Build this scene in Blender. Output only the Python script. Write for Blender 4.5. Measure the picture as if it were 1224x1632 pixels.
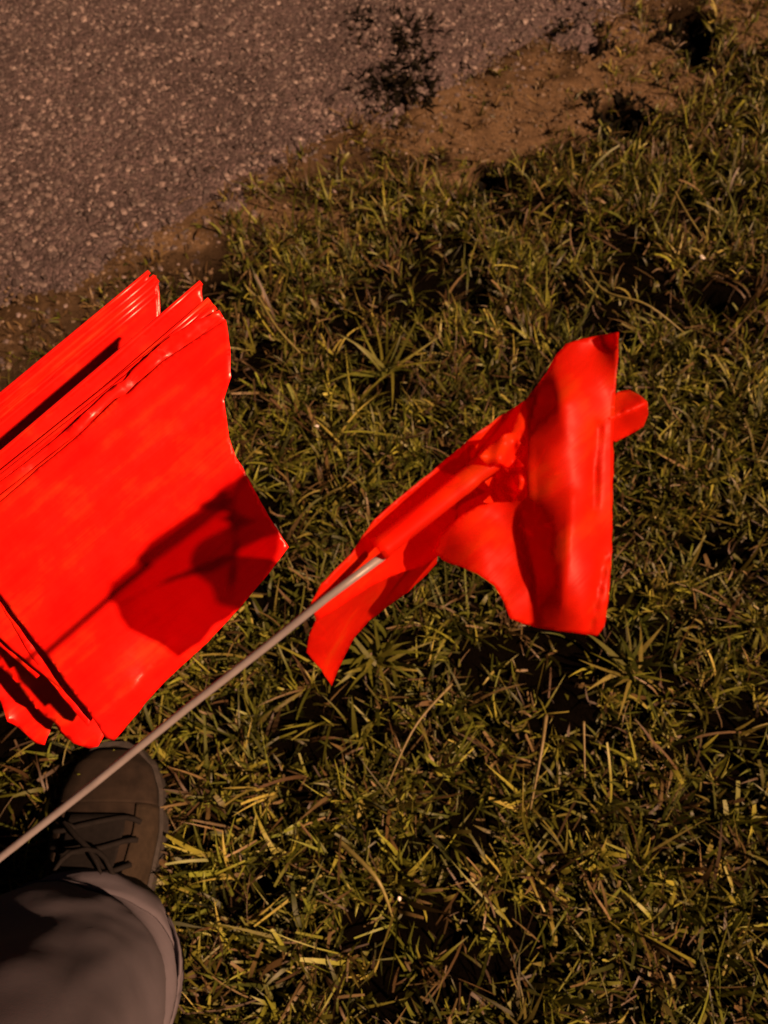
import bpy, math, random
import numpy as np
from mathutils import Vector, Matrix
from mathutils.geometry import delaunay_2d_cdt

random.seed(7)
rng = np.random.default_rng(11)
scene = bpy.context.scene
C = scene.collection
for o in list(bpy.data.objects):
    bpy.data.objects.remove(o)

# ------------------------------------------------------------------ camera
CAM_H = 0.85
PITCH = math.radians(30)          # tilt away from straight down
W, H = 1224.0, 1632.0             # measuring frame of the photograph
F = (H / 2) / math.tan(math.radians(34.5))
cam = bpy.data.cameras.new('camera')
cam.sensor_fit = 'VERTICAL'
cam.sensor_height = 24.0
cam.lens = 12.0 / math.tan(math.radians(34.5))
cam.clip_start = 0.02
cam.clip_end = 500
cam.dof.use_dof = True
cam.dof.focus_distance = 0.40
cam.dof.aperture_fstop = 8.5
cam_o = bpy.data.objects.new('camera', cam)
C.objects.link(cam_o)
cam_o.location = (0, 0, CAM_H)
cam_o.rotation_euler = (PITCH, 0, 0)
scene.camera = cam_o

# ------------------------------------------------------------------ night sky, street light, exposure
LIGHT = Vector((0.637, -0.322, 0.700)).normalized()       # towards the lamp: from the right, a little behind
world = bpy.data.worlds.new('World')
scene.world = world
world.use_nodes = True
wn = world.node_tree.nodes
wl = world.node_tree.links
bg = wn['Background']
sky = wn.new('ShaderNodeTexSky')
sky.sky_type = 'NISHITA'
sky.sun_disc = False
sky.sun_elevation = math.asin(LIGHT.z)
sky.sun_rotation = math.atan2(LIGHT.x, LIGHT.y)
wl.new(sky.outputs['Color'], bg.inputs['Color'])
bg.inputs['Strength'].default_value = 0.0018
sun = bpy.data.lights.new('street_light', 'SUN')
sun.energy = 4.6
sun.angle = math.radians(1.2)
sun.color = (1.0, 0.54, 0.30)
sun_o = bpy.data.objects.new('street_light', sun)
C.objects.link(sun_o)
sun_o.location = LIGHT * 6
sun_o.rotation_euler = LIGHT.to_track_quat('Z', 'Y').to_euler()
vs = scene.view_settings
vs.view_transform = 'Standard'
vs.look = 'None'
vs.exposure = 1.05
vs.gamma = 1.0
vs.use_curve_mapping = False
scene.cycles.transparent_max_bounces = 24

# ------------------------------------------------------------------ helpers
CP, SP = math.cos(PITCH), math.sin(PITCH)
RIGHT = np.array([1.0, 0, 0])
UPV = np.array([0, CP, SP])
BACK = np.array([0, -SP, CP])
CPOS = np.array([0, 0, CAM_H])

def at(px, py, d):
    """photo pixel + distance along the view axis -> world point(s)"""
    px, py, d = np.broadcast_arrays(np.asarray(px, float), np.asarray(py, float), np.asarray(d, float))
    X = (px - W / 2) / F * d
    Y = -(py - H / 2) / F * d
    return CPOS + X[..., None] * RIGHT + Y[..., None] * UPV - d[..., None] * BACK

def on_height(px, py, h=0.0):
    r = at(px, py, 1.0) - CPOS
    t = (h - CAM_H) / r[..., 2]
    return CPOS + r * t[..., None]

def _hash(ix, iy, seed):
    h = (ix.astype(np.int64) * 374761393 + iy.astype(np.int64) * 668265263 + seed * 1442695041) & 0xffffffff
    h = ((h ^ (h >> 13)) * 1274126177) & 0xffffffff
    return ((h ^ (h >> 16)) & 0xffffff) / float(0xffffff)

def vnoise(x, y, seed=0):
    x = np.asarray(x, float); y = np.asarray(y, float)
    ix, iy = np.floor(x), np.floor(y)
    fx, fy = x - ix, y - iy
    fx = fx * fx * (3 - 2 * fx); fy = fy * fy * (3 - 2 * fy)
    ix = ix.astype(np.int64); iy = iy.astype(np.int64)
    a = _hash(ix, iy, seed); b = _hash(ix + 1, iy, seed)
    c = _hash(ix, iy + 1, seed); d = _hash(ix + 1, iy + 1, seed)
    return (a * (1 - fx) + b * fx) * (1 - fy) + (c * (1 - fx) + d * fx) * fy

def fbm(x, y, seed=0, octs=4):
    s, a, t = 0.0, 0.5, 0.0
    for k in range(octs):
        s = s + a * vnoise(x * 2 ** k, y * 2 ** k, seed + k * 17)
        t += a; a *= 0.5
    return s / t                    # 0..1

def link_mesh(name, verts, faces, mat, parent=None, smooth=True):
    me = bpy.data.meshes.new(name)
    me.from_pydata([tuple(v) for v in verts], [], faces)
    if smooth:
        me.polygons.foreach_set('use_smooth', [True] * len(me.polygons))
    me.materials.append(mat)
    me.update()
    o = bpy.data.objects.new(name, me)
    C.objects.link(o)
    if parent is not None:
        o.parent = parent
        o.matrix_parent_inverse = parent.matrix_world.inverted()
    return o

def quick_mesh(name, verts, loops, starts, totals, mat, color=None):
    """big numpy mesh"""
    me = bpy.data.meshes.new(name)
    me.vertices.add(len(verts)); me.vertices.foreach_set('co', np.ascontiguousarray(verts, np.float32).ravel())
    me.loops.add(len(loops)); me.loops.foreach_set('vertex_index', np.ascontiguousarray(loops, np.int32))
    me.polygons.add(len(starts))
    me.polygons.foreach_set('loop_start', np.ascontiguousarray(starts, np.int32))
    me.polygons.foreach_set('use_smooth', np.ones(len(starts), bool))
    if color is not None:
        at_ = me.color_attributes.new('tint', 'FLOAT_COLOR', 'POINT')
        cc = np.ones((len(verts), 4), np.float32); cc[:, :3] = color
        at_.data.foreach_set('color', cc.ravel())
    me.materials.append(mat)
    me.update(calc_edges=True)
    me.validate()
    o = bpy.data.objects.new(name, me)
    C.objects.link(o)
    return o

def empty(name, loc):
    o = bpy.data.objects.new(name, None)
    o.empty_display_size = 0.02
    o.location = tuple(loc)
    C.objects.link(o)
    bpy.context.view_layer.update()
    return o

def tag(o, label=None, cat=None, group=None, kind=None):
    if label: o['label'] = label
    if cat: o['category'] = cat
    if group: o['group'] = group
    if kind: o['kind'] = kind
    return o

def tube(name, pts, radii, mat, parent=None, sides=10, cap=True, squash=1.0):
    pts = [Vector(p) for p in pts]
    if not hasattr(radii, '__len__'):
        radii = [radii] * len(pts)
    vs_, fs = [], []
    n = len(pts)
    ref = Vector((0.13, 0.2, 1)).normalized()
    for i, p in enumerate(pts):
        t = (pts[min(i + 1, n - 1)] - pts[max(i - 1, 0)]).normalized()
        a = t.cross(ref)
        if a.length < 1e-4: a = t.cross(Vector((1, 0, 0)))
        a.normalize(); b = t.cross(a).normalized()
        for k in range(sides):
            th = 2 * math.pi * k / sides
            vs_.append(p + a * math.cos(th) * radii[i] + b * math.sin(th) * radii[i] * squash)
    for i in range(n - 1):
        for k in range(sides):
            k2 = (k + 1) % sides
            fs.append((i * sides + k, i * sides + k2, (i + 1) * sides + k2, (i + 1) * sides + k))
    if cap:
        fs.append(tuple(range(sides))[::-1])
        fs.append(tuple((n - 1) * sides + k for k in range(sides)))
    return link_mesh(name, vs_, fs, mat, parent)

# ------------------------------------------------------------------ materials
def new_mat(name):
    m = bpy.data.materials.new(name)
    m.use_nodes = True
    nt = m.node_tree
    return m, nt, nt.nodes, nt.links, nt.nodes['Principled BSDF']

def node(nt, typ, **kw):
    n = nt.nodes.new(typ)
    for k, v in kw.items():
        setattr(n, k, v)
    return n

def noise(nt, scale, detail=4.0, rough=0.55, vec=None):
    n = nt.nodes.new('ShaderNodeTexNoise')
    n.inputs['Scale'].default_value = scale
    n.inputs['Detail'].default_value = detail
    n.inputs['Roughness'].default_value = rough
    if vec is not None: nt.links.new(vec, n.inputs['Vector'])
    return n

def ramp(nt, fac, stops):
    r = nt.nodes.new('ShaderNodeValToRGB')
    nt.links.new(fac, r.inputs['Fac'])
    els = r.color_ramp.elements
    while len(els) < len(stops): els.new(0.5)
    for e, (p, c) in zip(els, stops):
        e.position = p
        e.color = (*c, 1) if len(c) == 3 else c
    return r

def bump(nt, height, strength, dist, base=None):
    b = nt.nodes.new('ShaderNodeBump')
    b.inputs['Strength'].default_value = strength
    b.inputs['Distance'].default_value = dist
    nt.links.new(height, b.inputs['Height'])
    if base is not None: nt.links.new(base, b.inputs['Normal'])
    return b

def coords(nt):
    g = nt.nodes.new('ShaderNodeNewGeometry')
    return g.outputs['Position']

def film_material(name, col, rough=0.34, clear=0.16, transl=0.22, spec=0.5, rumple=0.08):
    """thin vinyl flag film: glossy, streaked along the staff, lets some coloured light through"""
    m, nt, N, L, P = new_mat(name)
    pos = coords(nt)
    e1 = (at(400, 500, 0.4) - at(0, 837, 0.4)); e1 = e1 / np.linalg.norm(e1)
    e3 = BACK; e2 = np.cross(e3, e1)
    cmb = node(nt, 'ShaderNodeCombineXYZ')
    for k_, (e_, sc) in enumerate(((e1, 6.0), (e2, 90.0), (e3, 30.0))):
        dp = node(nt, 'ShaderNodeVectorMath', operation='DOT_PRODUCT')
        L.new(pos, dp.inputs[0]); dp.inputs[1].default_value = tuple(e_ * sc)
        L.new(dp.outputs['Value'], cmb.inputs[k_])
    st = noise(nt, 1.0, 4, 0.6, cmb.outputs['Vector'])
    n1 = noise(nt, 40, 4, 0.55, pos)
    av = node(nt, 'ShaderNodeMath', operation='ADD'); L.new(st.outputs['Fac'], av.inputs[0]); L.new(n1.outputs['Fac'], av.inputs[1])
    hf = node(nt, 'ShaderNodeMath', operation='MULTIPLY'); L.new(av.outputs[0], hf.inputs[0]); hf.inputs[1].default_value = 0.5
    rp = ramp(nt, hf.outputs[0], [(0.36, (col[0] * 0.80, col[1] * 0.5, col[2] * 0.7)), (0.52, col), (0.66, (col[0], col[1] * 3.2, col[2] * 1.6))])
    L.new(rp.outputs['Color'], P.inputs['Base Color'])
    P.inputs['Roughness'].default_value = rough
    P.inputs['IOR'].default_value = 1.48
    P.inputs['Specular IOR Level'].default_value = spec
    n2 = noise(nt, 150, 4, 0.5, pos)
    b0 = bump(nt, st.outputs['Fac'], 0.12, 0.004)
    b1 = bump(nt, n2.outputs['Fac'], rumple, 0.002, b0.outputs['Normal'])
    L.new(b1.outputs['Normal'], P.inputs['Normal'])
    rr = ramp(nt, n2.outputs['Fac'], [(0.35, (rough * 0.92,) * 3), (0.7, (rough * 1.12,) * 3)])
    L.new(rr.outputs['Color'], P.inputs['Roughness'])
    T = node(nt, 'ShaderNodeBsdfTranslucent'); T.inputs['Color'].default_value = (*col, 1)
    X = node(nt, 'ShaderNodeBsdfTransparent'); X.inputs['Color'].default_value = (min(1, col[0] * 1.1), col[1] * 0.8, col[2] * 0.8, 1)
    m1 = node(nt, 'ShaderNodeMixShader'); m1.inputs['Fac'].default_value = transl
    L.new(P.outputs['BSDF'], m1.inputs[1]); L.new(T.outputs['BSDF'], m1.inputs[2])
    m2 = node(nt, 'ShaderNodeMixShader'); m2.inputs['Fac'].default_value = clear
    L.new(m1.outputs['Shader'], m2.inputs[1]); L.new(X.outputs['BSDF'], m2.inputs[2])
    L.new(m2.outputs['Shader'], N['Material Output'].inputs['Surface'])
    return m

M = {}
M['film'] = film_material('red_flag_film', (0.90, 0.010, 0.005), rough=0.31, clear=0.03, transl=0.10)
M['film_orange'] = film_material('orange_red_flag_film', (0.92, 0.030, 0.007), rough=0.42, clear=0.50, transl=0.46, spec=0.22, rumple=0.03)

def simple(name, col, rough=0.6, var=0.25, scale=60, bumps=None, spec=0.5):
    m, nt, N, L, P = new_mat(name)
    pos = coords(nt)
    n1 = noise(nt, scale, 5, 0.6, pos)
    rp = ramp(nt, n1.outputs['Fac'], [(0.28, tuple(c * (1 - var) for c in col)), (0.72, tuple(min(1, c * (1 + var)) for c in col))])
    L.new(rp.outputs['Color'], P.inputs['Base Color'])
    P.inputs['Roughness'].default_value = rough
    P.inputs['Specular IOR Level'].default_value = spec
    if bumps:
        n2 = noise(nt, bumps[0], 4, 0.6, pos)
        b = bump(nt, n2.outputs['Fac'], bumps[1], bumps[2])
        L.new(b.outputs['Normal'], P.inputs['Normal'])
    return m

M['wire'] = simple('grey_staff', (0.19, 0.175, 0.185), 0.40, 0.18, 90, (700, 0.15, 0.0006))
M['pebble'] = simple('pale_pebble', (0.72, 0.70, 0.66), 0.45, 0.15, 300)
M['suede'] = simple('shaded_tan_suede', (0.016, 0.011, 0.008), 0.9, 0.65, 45, (900, 0.5, 0.0015), 0.2)  # tan taken down almost to black: the shadow on the shoe is in its colour
M['suede_lit'] = simple('lit_tan_suede', (0.024, 0.017, 0.011), 0.9, 0.35, 90, (900, 0.5, 0.0015), 0.2)  # lighter copy for the lamp-side panel, its lit tone put into the colour
M['black_cloth'] = simple('black_lace', (0.008, 0.007, 0.007), 0.9, 0.3, 200, (1500, 0.4, 0.001), 0.15)
M['sole'] = simple('grey_rubber_sole', (0.022, 0.019, 0.018), 0.75, 0.6, 90, (400, 0.4, 0.001))

# trousers: fine twill
m, nt, N, L, P = new_mat('grey_trouser_twill')
pos = coords(nt)
n1 = noise(nt, 14, 4, 0.6, pos)
rp = ramp(nt, n1.outputs['Fac'], [(0.3, (0.072, 0.068, 0.086)), (0.7, (0.098, 0.091, 0.112))])
L.new(rp.outputs['Color'], P.inputs['Base Color'])
P.inputs['Roughness'].default_value = 0.92
P.inputs['Specular IOR Level'].default_value = 0.12
wv = noise(nt, 900, 3, 0.6, pos)
b1 = bump(nt, wv.outputs['Fac'], 0.18, 0.0006)
L.new(b1.outputs['Normal'], P.inputs['Normal'])
M['trouser'] = m

# grass blades: colour per blade
def blade_mat(name, transl=0.25, rough=0.5, spec=0.35):
    m, nt, N, L, P = new_mat(name)
    a = node(nt, 'ShaderNodeAttribute'); a.attribute_name = 'tint'
    pos = coords(nt)
    n1 = noise(nt, 130, 3, 0.6, pos)
    mul = node(nt, 'ShaderNodeMix', data_type='RGBA', blend_type='MULTIPLY')
    mul.inputs['Factor'].default_value = 0.6
    rp = ramp(nt, n1.outputs['Fac'], [(0.3, (0.55, 0.5, 0.5)), (0.7, (1.0, 1.0, 1.0))])
    L.new(a.outputs['Color'], mul.inputs['A']); L.new(rp.outputs['Color'], mul.inputs['B'])
    L.new(mul.outputs['Result'], P.inputs['Base Color'])
    P.inputs['Roughness'].default_value = rough
    P.inputs['Specular IOR Level'].default_value = spec
    T = node(nt, 'ShaderNodeBsdfTranslucent'); L.new(mul.outputs['Result'], T.inputs['Color'])
    mx = node(nt, 'ShaderNodeMixShader'); mx.inputs['Fac'].default_value = transl
    L.new(P.outputs['BSDF'], mx.inputs[1]); L.new(T.outputs['BSDF'], mx.inputs[2])
    L.new(mx.outputs['Shader'], N['Material Output'].inputs['Surface'])
    return m
M['blade'] = blade_mat('grass_blade')
M['straw'] = blade_mat('dry_grass_straw', 0.1, 0.6)
M['weed'] = blade_mat('dark_weed_leaf', 0.1, 0.8, 0.08)
M['stone'] = blade_mat('asphalt_grit', 0.0, 0.55)

# soil: dark humus with paler sandy dirt where the 'tint' attribute says so
m, nt, N, L, P = new_mat('soil')
pos = coords(nt)
a = node(nt, 'ShaderNodeAttribute'); a.attribute_name = 'tint'
n1 = noise(nt, 70, 6, 0.7, pos)
rp = ramp(nt, n1.outputs['Fac'], [(0.25, (0.45, 0.42, 0.4)), (0.75, (1.25, 1.2, 1.15))])
mul = node(nt, 'ShaderNodeMix', data_type='RGBA', blend_type='MULTIPLY'); mul.inputs['Factor'].default_value = 1
L.new(a.outputs['Color'], mul.inputs['A']); L.new(rp.outputs['Color'], mul.inputs['B'])
L.new(mul.outputs['Result'], P.inputs['Base Color'])
P.inputs['Roughness'].default_value = 0.95
P.inputs['Specular IOR Level'].default_value = 0.0
n2 = noise(nt, 220, 6, 0.75, pos)
b1 = bump(nt, n2.outputs['Fac'], 0.8, 0.008)
L.new(b1.outputs['Normal'], P.inputs['Normal'])
M['soil'] = m

# asphalt: dark binder, pale and dark aggregate
m, nt, N, L, P = new_mat('asphalt')
pos = coords(nt)
vo = node(nt, 'ShaderNodeTexVoronoi'); vo.inputs['Scale'].default_value = 210
L.new(pos, vo.inputs['Vector'])
rp = ramp(nt, vo.outputs['Color'], [(0.0, (0.0254, 0.0198, 0.0211)), (0.5, (0.0606, 0.0473, 0.0511)), (0.85, (0.1123, 0.0860, 0.0916)), (1.0, (0.2052, 0.1591, 0.1629))])
n1 = noise(nt, 5, 5, 0.6, pos)
rp2 = ramp(nt, n1.outputs['Fac'], [(0.3, (0.6, 0.58, 0.58)), (0.7, (1.2, 1.17, 1.15))])
mul = node(nt, 'ShaderNodeMix', data_type='RGBA', blend_type='MULTIPLY'); mul.inputs['Factor'].default_value = 1
L.new(rp.outputs['Color'], mul.inputs['A']); L.new(rp2.outputs['Color'], mul.inputs['B'])
L.new(mul.outputs['Result'], P.inputs['Base Color'])
P.inputs['Roughness'].default_value = 0.7
P.inputs['Specular IOR Level'].default_value = 0.3
b1 = bump(nt, vo.outputs['Distance'], 0.9, 0.004)
b1.invert = True
n2 = noise(nt, 420, 4, 0.7, pos)
b2 = bump(nt, n2.outputs['Fac'], 0.6, 0.003, b1.outputs['Normal'])
L.new(b2.outputs['Normal'], P.inputs['Normal'])
M['asphalt'] = m

# ------------------------------------------------------------------ ground and road
# edge of the asphalt, read off the photograph and laid on the ground
EDGE_PX = [(-420, 720), (-150, 600), (0, 520), (120, 440), (230, 385), (340, 325), (430, 270), (540, 215), (650, 180), (760, 130), (850, 75), (950, 20), (1060, -40), (1250, -130)]
EDGE = on_height(*np.array(EDGE_PX, float).T)[:, :2]
d0 = EDGE[1] - EDGE[0]; d1 = EDGE[-1] - EDGE[-2]
EDGE = np.vstack([EDGE[0] - d0 / np.linalg.norm(d0) * 60, EDGE, EDGE[-1] + d1 / np.linalg.norm(d1) * 60])

def road_side(x, y):
    """signed distance to the asphalt edge, > 0 on the lawn"""
    x = np.asarray(x, float); y = np.asarray(y, float)
    best = np.full(x.shape, 1e9); sgn = np.ones(x.shape)
    for p, q in zip(EDGE[:-1], EDGE[1:]):
        e = q - p; L2 = e @ e
        t = np.clip(((x - p[0]) * e[0] + (y - p[1]) * e[1]) / L2, 0, 1)
        dx = x - (p[0] + t * e[0]); dy = y - (p[1] + t * e[1])
        d = np.hypot(dx, dy)
        s = np.sign(-(e[0] * (y - p[1]) - e[1] * (x - p[0])))
        m_ = d < best
        best = np.where(m_, d, best); sgn = np.where(m_, s, sgn)
    return best * sgn

# bare dirt patches and dark hollows (photo centre, radii in px turned to metres on the ground)
DIRT = [(1000, 120, 110, 70), (900, 170, 90, 46), (760, 225, 95, 36), (700, 290, 55, 24), (430, 345, 120, 26), (290, 388, 60, 20), (1010, 60, 70, 40), (650, 235, 60, 22), (1190, 20, 60, 40), (730, 165, 70, 26)]
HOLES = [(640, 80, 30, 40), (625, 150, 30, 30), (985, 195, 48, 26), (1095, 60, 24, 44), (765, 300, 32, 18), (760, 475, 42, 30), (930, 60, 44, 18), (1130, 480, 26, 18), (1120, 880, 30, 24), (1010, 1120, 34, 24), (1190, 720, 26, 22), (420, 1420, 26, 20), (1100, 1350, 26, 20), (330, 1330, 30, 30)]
def blobs(lst):
    out = []
    for (cx, cy, rx, ry) in lst:
        c = on_height(cx, cy); r = on_height(cx + rx, cy); u = on_height(cx, cy - ry)
        out.append((c[0], c[1], abs(r[0] - c[0]), abs(u[1] - c[1])))
    return out
DIRT_W, HOLES_W = blobs(DIRT), blobs(HOLES)
def mask(lst, x, y, seed):
    m_ = np.zeros(np.shape(x))
    wob = (fbm(x * 13, y * 13, seed) - 0.5) * 2.2
    for (cx, cy, rx, ry) in lst:
        q = np.hypot((x - cx) / rx, (y - cy) / ry) + wob
        m_ = np.maximum(m_, np.clip((1.15 - q) / 0.4, 0, 1))
    return m_

def graded(lo, hi, step, far):
    a_ = list(np.arange(lo, hi, step))
    s = step; x = a_[-1]
    while x < far:
        s *= 1.35; x += s; a_.append(x)
    s = step; x = a_[0]; b_ = []
    while x > -far:
        s *= 1.35; x -= s; b_.append(x)
    return np.array(b_[::-1] + a_)

def ground_z(x, y):
    z = (fbm(x * 5, y * 5, 3) - 0.5) * 0.026 + (fbm(x * 30, y * 30, 9) - 0.5) * 0.022
    near = np.exp(-((x ** 2 + y ** 2) / 40.0))
    z = z * near
    s = road_side(x, y)
    z = np.where(np.abs(s) < 0.2, z * 0.45 + 0.55 * z * np.clip(np.abs(s) / 0.2, 0, 1) + 0.006 * (1 - np.clip(np.abs(s) / 0.2, 0, 1)), z)
    z = z - mask(HOLES_W, x, y, 5) * 0.03
    z = np.where(s < 0, z * np.clip(1 + s / 0.1, 0, 1) - np.clip(-s, 0, 0.12) * 0.25, z)
    return z

def grid_faces(nx, ny):
    i, j = np.meshgrid(np.arange(nx - 1), np.arange(ny - 1), indexing='xy')
    a_ = (j * nx + i).ravel()
    q = np.stack([a_, a_ + 1, a_ + 1 + nx, a_ + nx], 1)
    return q

xs = graded(-1.7, 1.9, 0.0115, 90); ys = graded(-0.7, 2.6, 0.0115, 90)
X, Y = np.meshgrid(xs, ys)
Z = ground_z(X, Y)
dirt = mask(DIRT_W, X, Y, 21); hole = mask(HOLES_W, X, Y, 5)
sd = road_side(X, Y)
edge_dirt = np.clip(1 - np.abs(sd - 0.03) / 0.10, 0, 1) * (fbm(X * 9, Y * 9, 31) > 0.46)
edge_any = np.clip(1.25 - np.abs(sd) / 0.14, 0, 1) * (0.35 + 0.5 * fbm(X * 12, Y * 12, 33))
k = np.clip(np.maximum(np.maximum(dirt, edge_dirt * 0.75), edge_any), 0, 1)[..., None]
hum = np.array([0.0032, 0.0026, 0.0018]); san = np.array([0.138, 0.100, 0.062])
col = hum * (1 - k) + san * k
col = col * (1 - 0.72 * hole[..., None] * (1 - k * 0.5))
q = grid_faces(len(xs), len(ys))
ground = quick_mesh('ground', np.stack([X.ravel(), Y.ravel(), Z.ravel()], 1), q.ravel(), np.arange(len(q)) * 4, None, M['soil'], col.reshape(-1, 3))
tag(ground, kind='structure')

# asphalt sheet: dives under the soil along a crumbled edge
xs2 = graded(-2.2, 1.6, 0.014, 90); ys2 = graded(0.2, 3.0, 0.014, 90)
X, Y = np.meshgrid(xs2, ys2)
sd = road_side(X, Y) + (fbm(X * 6, Y * 6, 77) - 0.5) * 0.24 + (fbm(X * 34, Y * 34, 78) - 0.5) * 0.07
Z = 0.012 + (fbm(X * 60, Y * 60, 41, 3) - 0.5) * 0.004 + (fbm(X * 3, Y * 3, 42) - 0.5) * 0.01 * np.exp(-(X ** 2 + Y ** 2) / 30)
Z = Z + (fbm(X * 45, Y * 45, 79) - 0.5) * 0.016 * np.clip(1 - np.abs(sd + 0.02) / 0.12, 0, 1) - np.clip((sd + 0.05) / 0.16, 0, 1) ** 1.2 * 0.06
keep = (sd < 0.4)
kq = grid_faces(len(xs2), len(ys2))
kq = kq[keep.ravel()[kq].all(1)]
road = quick_mesh('road', np.stack([X.ravel(), Y.ravel(), Z.ravel()], 1), kq.ravel(), np.arange(len(kq)) * 4, None, M['asphalt'])
tag(road, kind='structure')

def project(p):
    r = p - CPOS
    d = -(r @ BACK)
    d = np.where(d < 0.02, 0.02, d)
    return W / 2 + (r @ RIGHT) / d * F, H / 2 - (r @ UPV) / d * F

# grit of the worn asphalt surface
ico_v = []
t = (1 + 5 ** 0.5) / 2
for a_, b_ in ((1, t), (-1, t), (1, -t), (-1, -t)):
    ico_v += [(0, a_, b_), (a_, b_, 0), (b_, 0, a_)]
ico_v = np.array(ico_v) / math.hypot(1, t)
from itertools import combinations
ico_f = []
for tri in combinations(range(12), 3):
    p = ico_v[list(tri)]
    if all(abs(np.linalg.norm(p[i] - p[j]) - 1.0515) < 0.01 for i, j in ((0, 1), (1, 2), (0, 2))):
        nrm = np.cross(p[1] - p[0], p[2] - p[0])
        ico_f.append(tri if nrm @ p.mean(0) > 0 else tri[::-1])
ico_f = np.array(ico_f)

def stones(name, x, y, z, r, color, mat):
    n = len(x)
    sc = np.stack([r * rng.uniform(0.7, 1.3, n), r * rng.uniform(0.7, 1.3, n), r * rng.uniform(0.45, 0.85, n)], 1)
    v = ico_v[None] * (1 + rng.uniform(-0.28, 0.28, (n, 12, 1)))
    th = rng.uniform(0, 6.28, n)
    c_, s_ = np.cos(th)[:, None], np.sin(th)[:, None]
    v = v * sc[:, None, :]
    vx = v[..., 0] * c_ - v[..., 1] * s_; vy = v[..., 0] * s_ + v[..., 1] * c_
    v = np.stack([vx + x[:, None], vy + y[:, None], v[..., 2] + z[:, None]], -1).reshape(-1, 3)
    f = (ico_f[None] + (np.arange(n) * 12)[:, None, None]).reshape(-1, 3)
    o = quick_mesh(name, v, f.ravel(), np.arange(len(f)) * 3, None, mat, np.repeat(color, 12, 0))
    o.data.polygons.foreach_set('use_smooth', np.zeros(len(f), bool))
    return o

n = 85000
x = rng.uniform(-1.9, 1.3, n); y = rng.uniform(0.25, 2.6, n)
sd = road_side(x, y) + (fbm(x * 6, y * 6, 77) - 0.5) * 0.24 + (fbm(x * 34, y * 34, 78) - 0.5) * 0.07
px, py = project(np.stack([x, y, np.zeros(n)], 1))
ok = (sd < 0.0) & (px > -250) & (px < 1450) & (py > -120)
ok |= (sd < 0.10) & (sd >= 0) & (rng.random(n) < 0.25) & (py > -120)
x, y, sd = x[ok], y[ok], sd[ok]
r = rng.lognormal(math.log(0.0037), 0.42, len(x)).clip(0.0012, 0.0075)
g = rng.random(len(x)) ** 2.3
colr = (np.array([0.052, 0.042, 0.044])[None] * (1 - g[:, None]) + np.array([0.21, 0.175, 0.17])[None] * g[:, None])
brown = rng.random(len(x)) < 0.3
colr[brown] *= np.array([0.55, 0.53, 0.53])
zz = np.where(sd < 0, 0.012 + (fbm(x * 60, y * 60, 41, 3) - 0.5) * 0.004 + (fbm(x * 3, y * 3, 42) - 0.5) * 0.01 * np.exp(-(x ** 2 + y ** 2) / 30) - np.clip((sd + 0.05) / 0.16, 0, 1) ** 1.2 * 0.06, ground_z(x, y))
zz = np.maximum(zz, ground_z(x, y))
grit = stones('gravel', x, y, zz - r * 0.1, r, colr, M['stone'])
tag(grit, 'fine grey and brown grit of the worn asphalt surface', 'gravel', kind='stuff')

# crumbs of dry dirt along the edge, some spilled on the asphalt
n = 60000
x = rng.uniform(-1.7, 1.6, n); y = rng.uniform(0.25, 2.5, n)
sd = road_side(x, y)
w_ = np.maximum(mask(DIRT_W, x, y, 21) * 0.9, np.clip(1 - np.abs(sd) / 0.22, 0, 1) ** 1.3 * 0.7 * (fbm(x * 9, y * 9, 31) > 0.40))
ok = rng.random(n) < w_
x, y, sd = x[ok], y[ok], sd[ok]
r = rng.lognormal(math.log(0.0024), 0.45, len(x)).clip(0.001, 0.008)
colr = np.array([[0.105, 0.075, 0.046]]) * rng.uniform(0.45, 1.35, (len(x), 1))
zz = np.where(sd < 0, np.maximum(ground_z(x, y), 0.010 - np.clip((sd + 0.05) / 0.16, 0, 1) ** 1.2 * 0.06), ground_z(x, y))
crumbs = stones('dirt', x, y, zz + r * 0.1, r, colr, M['stone'])
tag(crumbs, 'loose brown dirt crumbs along the ragged asphalt edge', 'dirt', kind='stuff')

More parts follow.
